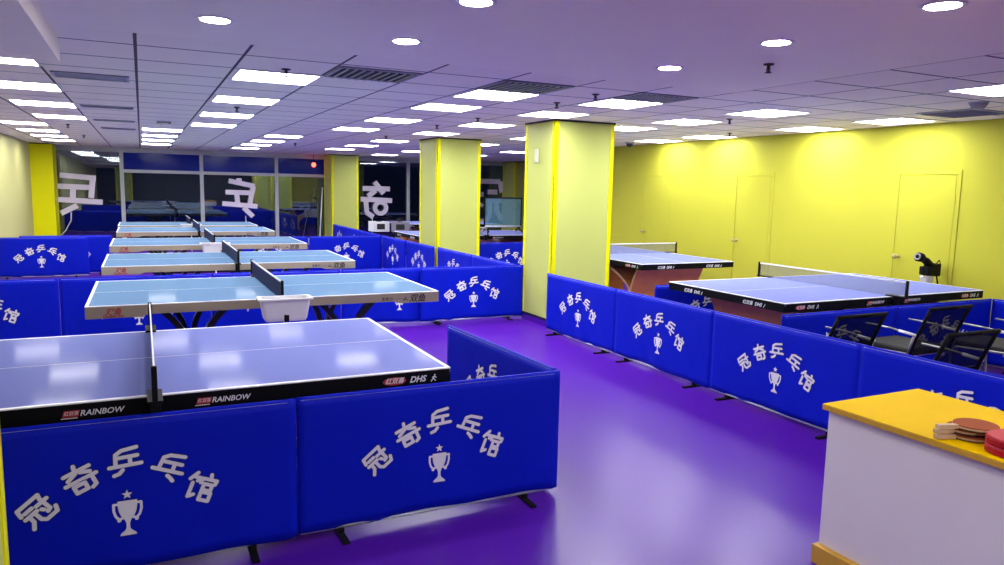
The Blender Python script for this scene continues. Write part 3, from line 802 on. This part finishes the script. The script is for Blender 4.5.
b.lathe([(.03, -.03), (.052, -.02), (.055, .03), (.045, .045), (.028, .047)], M['black_metal'], n=18, T=T); hd = b.build('robot_head', t)
b = MB(); b.lathe([(.040, .046), (.040, .056), (.024, .056), (.024, .046)], M['dull_chrome'], n=18, T=T); b.build('nozzle_ring', hd)
b = MB(); b.tube([(.05, -.02, 1.0), (.12, -.03, 1.06), (.15, -.03, 1.0), (.13, -.03, .9)], .005, M['black_metal'], 6); b.tube([(-.12, -.03, 1.07), (-.15, -.03, .95), (-.10, -.02, .86)], .004, M['black_metal'], 6); b.build('cable', t)
b = MB()
for yy in (-.05, .05):
    b.tube([(.06, yy, .89), (.075, yy*1.3, .77)], .008, M['black_metal'], 6)
b.build('support_leg', t)

t = thing('catch_net', 'upright black framed ball catch net standing on a far table', 'net', (6.86, 13.98, TZ+.001))
b = MB(); a = .43
b.tube([(-a, 0, .12), (-a, 0, .72)], .016, M['black_metal'], 8); b.tube([(a, 0, .12), (a, 0, .72)], .016, M['black_metal'], 8); b.tube([(-a, 0, .72), (a, 0, .72)], .016, M['black_metal'], 8); b.build('net_frame', t)
b = MB(); b.tube([(-a, 0, .12), (a, 0, .12)], .018, M['ink_white'], 8); b.build('lower_bar', t)
MB().box(-a+.01, a-.01, -.003, .003, .13, .71, M['teal_net']).build('net_cloth', t)
for s_ in (-1, 1):
    b = MB(); b.tube([(s_*a*.9, 0, .12), (s_*a*.9, -.04, .05), (s_*a*.9, -.15, .012)], .012, M['black_metal'], 8); b.tube([(s_*a*.9, 0, .12), (s_*a*.9, .15, .012)], .012, M['black_metal'], 8); b.build('stand_foot', t)

t = thing('leaning_pole', 'thin pale pole leaning in the corner by the farthest column', 'pole', (4.22, 19.75, 0))
b = MB(); b.tube([(.0, 0, .02), (.22, .55, 1.6)], .014, M['white_plastic'], 8); b.build('pole_shaft', t)
b = MB(); b.lathe([(.018, 0), (.02, .01), (.018, .03)], M['rubber_black'], n=10); b.build('pole_tip', t)
def far_box(x, y, rz, lab, mk='white_plastic'):
    t = thing('ball_trolley', lab, 'trolley', (x, y, 0), rz)
    b = MB()
    for sx in (-1, 1):
        for sy in (-1, 1): b.tube([(sx*.16, sy*.14, .03), (sx*.15, sy*.13, .62)], .012, M['black_metal'], 6)
    b.build('trolley_frame', t)
    b = MB(); b.box(-.20, .20, -.17, .17, .60, .615, M[mk], .004)
    for (p, q, u, v) in ((-.2, .2, -.17, -.155), (-.2, .2, .155, .17), (-.2, -.185, -.17, .17), (.185, .2, -.17, .17)): b.box(p, q, u, v, .60, .84, M[mk], .004)
    b.build('basket', t)
    b = MB(); b.lathe([(.001, 0), (.06, .01), (.08, .05), (.06, .09), (.001, .1)], M['rubber_black'], (-.02, -.05, .76), 14); b.box(-.12, .08, -.176, -.1715, .66, .79, M['rubber_black'], .002); b.build('basket_fill', t)
    for sx in (-1, 1):
        c = MB(); c.lathe([(.03, -.012), (.03, .012)], M['rubber_black'], n=12, T=Matrix.Translation((sx*.16, -.14, .03)) @ Matrix.Rotation(pi/2, 4, 'Y')); c.build('caster', t)
far_box(5.05, 17.0, .1, 'white ball trolley with dark contents between the two far columns')
far_box(5.50, 16.75, -.2, 'dark grey ball trolley in front of the farthest table base', 'vent_grey')

t = thing('wall_sensor', 'small white rectangular box high on the left face of the biggest column', 'sensor', (4.4, 8.05, 2.08))
MB().box(-.02, .008, -.035, .035, -.085, .085, M['pale_case'], .008).build('sensor_case', t)
MB().box(-.023, -.0202, -.018, .018, .0, .04, M['pale_case'], .001).build('sensor_lens', t)

# board characters mounted inside the windows (seen from behind, so reversed)
def board_char(name, lab, cx, cz, strokes, w, ux, uz, ring=None):
    t = thing(name, lab, 'sign', (cx, YW-.075, cz), 0, 'reversed white characters on the windows')
    b = MB()
    for q_, (x0, y0, x1, y1) in enumerate(strokes):
        a = Vector((x0*ux, 0, -y0*uz)); e = Vector((x1*ux, 0, -y1*uz)); d = (e-a); L = d.length; ang = atan2(d.z, d.x)
        T = Matrix.Translation((a+e)/2) @ Matrix.Rotation(-ang, 4, 'Y')
        b.box(-L/2, L/2, -.014-.0015*q_, .014, -w/2, w/2, M['lavender'], .001, T)
    if ring:
        x, y, rx, ry = ring; n = 20; vs = []; fs = []
        for dy in (-.014, .014):
            for s_ in (1, .45):
                for k in range(n): vs.append(((x+rx*s_*cos(2*pi*k/n))*ux, dy, -(y+ry*s_*sin(2*pi*k/n))*uz))
        for k in range(n):
            q = (k+1) % n
            fs += [[k, q, n+q, n+k], [2*n+k, 3*n+k, 3*n+q, 2*n+q], [k, 2*n+k, 2*n+q, q], [n+k, n+q, 3*n+q, 3*n+k]]
        b.add(vs, fs, M['lavender'])
    b.build('character_board', t); return t
g1 = [(-88, -75, 100, -62), (84, -68, 70, 42), (-107, -18, 78, -13), (-22, -8, -26, 42), (-120, 50, 130, 63), (-92, 122, -5, 82)]
t = board_char('window_character', 'leftmost reversed white character, in the window beside the yellow column', -1.42, 1.43, g1, .125, .021/5.14, .0241/5.14)
b = MB(); b.tube([(-.16, 0, -.55), (-.17, .01, -.75), (-.30, .02, -1.0), (-.44, .02, -1.15)], .012, M['white_plastic'], 6); b.build('power_cord', t)
g2 = [(-5, -84, -5, -60), (-54, -72, 68, -50), (62, -50, 42, 36), (-70, -22, 56, -20), (-18, -15, -14, 26), (-86, 28, 80, 40), (14, 46, 58, 86)]
t = board_char('window_character', 'second reversed white character from left, in the window under the fanlights', 2.37, 1.30, g2, .125, .0233/4.365, .0262/4.365)
b = MB(); b.tube([(.12, 0, -.5), (.14, .01, -.85), (.13, .02, -1.15)], .010, M['white_plastic'], 6); b.build('power_cord', t)
g3 = [(-80, -62, 76, -62), (-12, -100, 40, -35), (-6, -52, -50, -18), (-92, -2, 88, 4), (-64, -12, -58, 72), (-62, 70, -20, 98)]
t = board_char('window_character', 'third reversed white character, looped one, in the window between columns', 6.12, 1.28, g3, .14, .0294/5.65, .0289/5.65, (22, 46, 44, 44))
b = MB(); b.tube([(-.15, 0, -.4), (-.12, .01, -.7), (-.14, .02, -1.1)], .010, M['white_plastic'], 6); b.build('power_cord', t)
g4 = [(-a*100, -b_*100, -c*100, -d*100) for st in GL['guan'] for (a, b_), (c, d) in zip(st[:-1], st[1:])]
board_char('window_character', 'fourth reversed white character, partly behind the framed catch net', 9.62, 1.30, g4, .15, .0125, .0155)

# red lamp glowing outside behind the fanlight
t = thing('red_lamp', 'small glowing red lamp hanging at the right fanlight', 'lamp', (4.30, 20.72, 2.22))
b = MB(); b.lathe([(.001, -.065), (.045, -.05), (.065, 0), (.045, .05), (.001, .065)], M['red_lamp'], n=16); b.build('lamp_globe', t)
b = MB(); b.tube([(0, 0, .07), (0, 0, .28)], .008, M['black_metal'], 6); b.build('lamp_stem', t)
struct(MB().box(XL, XE, YW+.2, YW+1.2, H-.05, H+.05, M['vent_dark']), 'trim_2', 'dark canopy edge outside the windows', 'canopy')

# ------------------------------------------------------------------ world and view
w = bpy.data.worlds.new('night'); S.world = w; w.use_nodes = True
w.node_tree.nodes['Background'].inputs['Color'].default_value = (.004, .006, .02, 1); w.node_tree.nodes['Background'].inputs['Strength'].default_value = .6
S.view_settings.view_transform = 'Standard'; S.view_settings.look = 'None'; S.view_settings.gamma = 1; S.view_settings.use_curve_mapping = False
S.view_settings.exposure = .27
